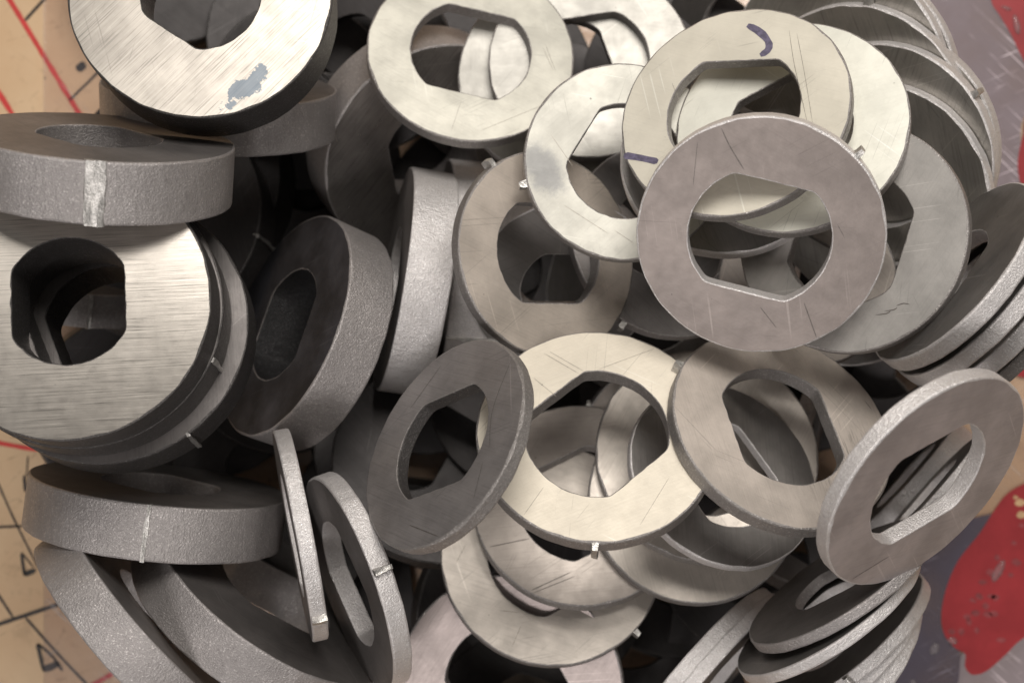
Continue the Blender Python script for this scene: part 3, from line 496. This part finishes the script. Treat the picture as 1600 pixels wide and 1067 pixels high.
TAN = simple('bare_tan', (.62, .40, .22), 0, .5, 8, .05, .15); GREY = simple('faded_grey_print', (.29, .06, .065), 0, .5, 8, .05, .25)
for x, y, rx, ry in ((1592, 784, 9, 6), (1594, 803, 8, 6), (1585, 776, 4, 3)):
    patch('bare_fleck', smooth_loop([(x + rx, y), (x, y + ry), (x - rx, y + 2), (x - 2, y - ry)]), TAN, .078, tray)
rg = random.Random(4)
for x, y in ((1594, 820), (1582, 847), (1586, 877), (1556, 870), (1577, 897), (1546, 893), (1533, 908), (1528, 930), (1547, 930), (1553, 932), (1518, 936), (1522, 956), (1541, 958), (1551, 957), (1509, 962), (1500, 985), (1524, 983), (1485, 985), (1562, 998), (1512, 970), (1538, 945)):
    rx = rg.uniform(4, 8); ry = rg.uniform(3.5, 6.5)
    patch('faded_print', smooth_loop([(x + rx, y + rg.uniform(-2, 2)), (x + 1, y + ry), (x - rx, y), (x - 1, y - ry)]), GREY, .078, tray)
HZ1 = plastic('scuffed_sheen_plastic', (.33, .275, .30), .86); HZ2 = plastic('dark_reflection_plastic', (.115, .10, .13), .90)  # grey and dark reflections in the plastic painted as diffuse haze
HZ3 = plastic('pale_reflection_plastic', (.34, .285, .30), .85)
patch('scuffed_reflection_area', smooth_loop([(1440, -200), (1700, -200), (1700, 120), (1600, 180), (1596, 270), (1570, 300), (1480, 280), (1400, 100)]), HZ1, .0705, tray)  # tinted patches paint the reflections, along with real scuffs
patch('scuffed_reflection_area', smooth_loop([(1380, 860), (1560, 800), (1500, 870), (1475, 925), (1470, 980), (1500, 1020), (1502, 1060), (1480, 1200), (1250, 1200), (1300, 950)]), HZ2, .0705, tray)
patch('scuffed_reflection_area', smooth_loop([(1503, 1018), (1540, 1000), (1620, 940), (1800, 900), (1800, 1200), (1480, 1200), (1496, 1060)]), HZ3, .0725, tray)
DROP = plastic('clear_drop', (.8, .72, .72), .10, .04)
for x, y, rx, ry, ro in ((1558, 890, 7, 19, .5), (1486, 999, 8, 6, .3), (1458, 1012, 7, 10, .6), (1411, 1021, 4, 6, .6), (1586, 40, 5, 16, -.2), (1570, 15, 8, 3, .3), (1425, 1063, 5, 4, 0)):
    bm = bmesh.new(); bmesh.ops.create_uvsphere(bm, u_segments=20, v_segments=10, radius=1)
    for v in bm.verts:
        q = v.co * 1.0; k = 1 + .22 * noise.noise(Vector((x + q.x, y + q.y, 0)))
        xx, yy = q.x * rx * .0125 * k, q.y * ry * .0125 * k
        v.co = (xx * math.cos(ro) + yy * math.sin(ro), -xx * math.sin(ro) + yy * math.cos(ro), max(q.z, -.05) * .045)
    me = bpy.data.meshes.new('drop'); bm.to_mesh(me); bm.free()
    o = link('water_drop', me, [DROP], tray); o.location = px(x, y) + Vector((0, 0, .081))

# ------------------------------------------------------------------ the washers
rng = random.Random(11)
for key, loc, n, X, R, T, kind, mat, wall, tabs, label, group in WASHERS:
    fm, wdef = FACE[mat]
    big = T > .45
    me = washer_mesh(R, T, kind, rng)
    o = link('thick_washer' if big else 'washer', me, [fm, WALL[wall or wdef], WALL['soot_shade' if mat in ('sooty', 'black') else 'black' if key == 'T14' else (wall or wdef)]])  # hole walls of deep washers and one tilted washer painted dark as shade
    Z = Vector(n).normalized(); Xv = Vector(X); Xv = (Xv - Z * Xv.dot(Z)).normalized(); Yv = Z.cross(Xv)
    o.matrix_world = Matrix(((Xv.x, Yv.x, Z.x, loc[0]), (Xv.y, Yv.y, Z.y, loc[1]), (Xv.z, Yv.z, Z.z, loc[2]), (0, 0, 0, 1)))
    o['label'] = label; o['category'] = 'washer'; o['group'] = group or ('thick washers in the heap' if big else 'thin washers in the heap')
    for a, tk in tabs:
        link('rim_seam' if tk != 'nub' else 'rim_nub', nub_mesh(R, T, math.radians(a), tk, rng), [NUB], o)
    mk = MARKS.get(key, ())
    for nm, wd, pts in mk:
        if nm == 'pen_mark': link(nm, stroke_mesh([(wd, pts, False)], .004), [PEN], o, smooth=False)
        else: link('scratch', stroke_mesh([(wd * (.5 if mat.startswith(('cream', 'white', 'pen')) else .7), pts, True)], .003), [PALE_HAIR if mat.startswith(('cream', 'white', 'pen', 'pale')) else HAIR], o, smooth=False)
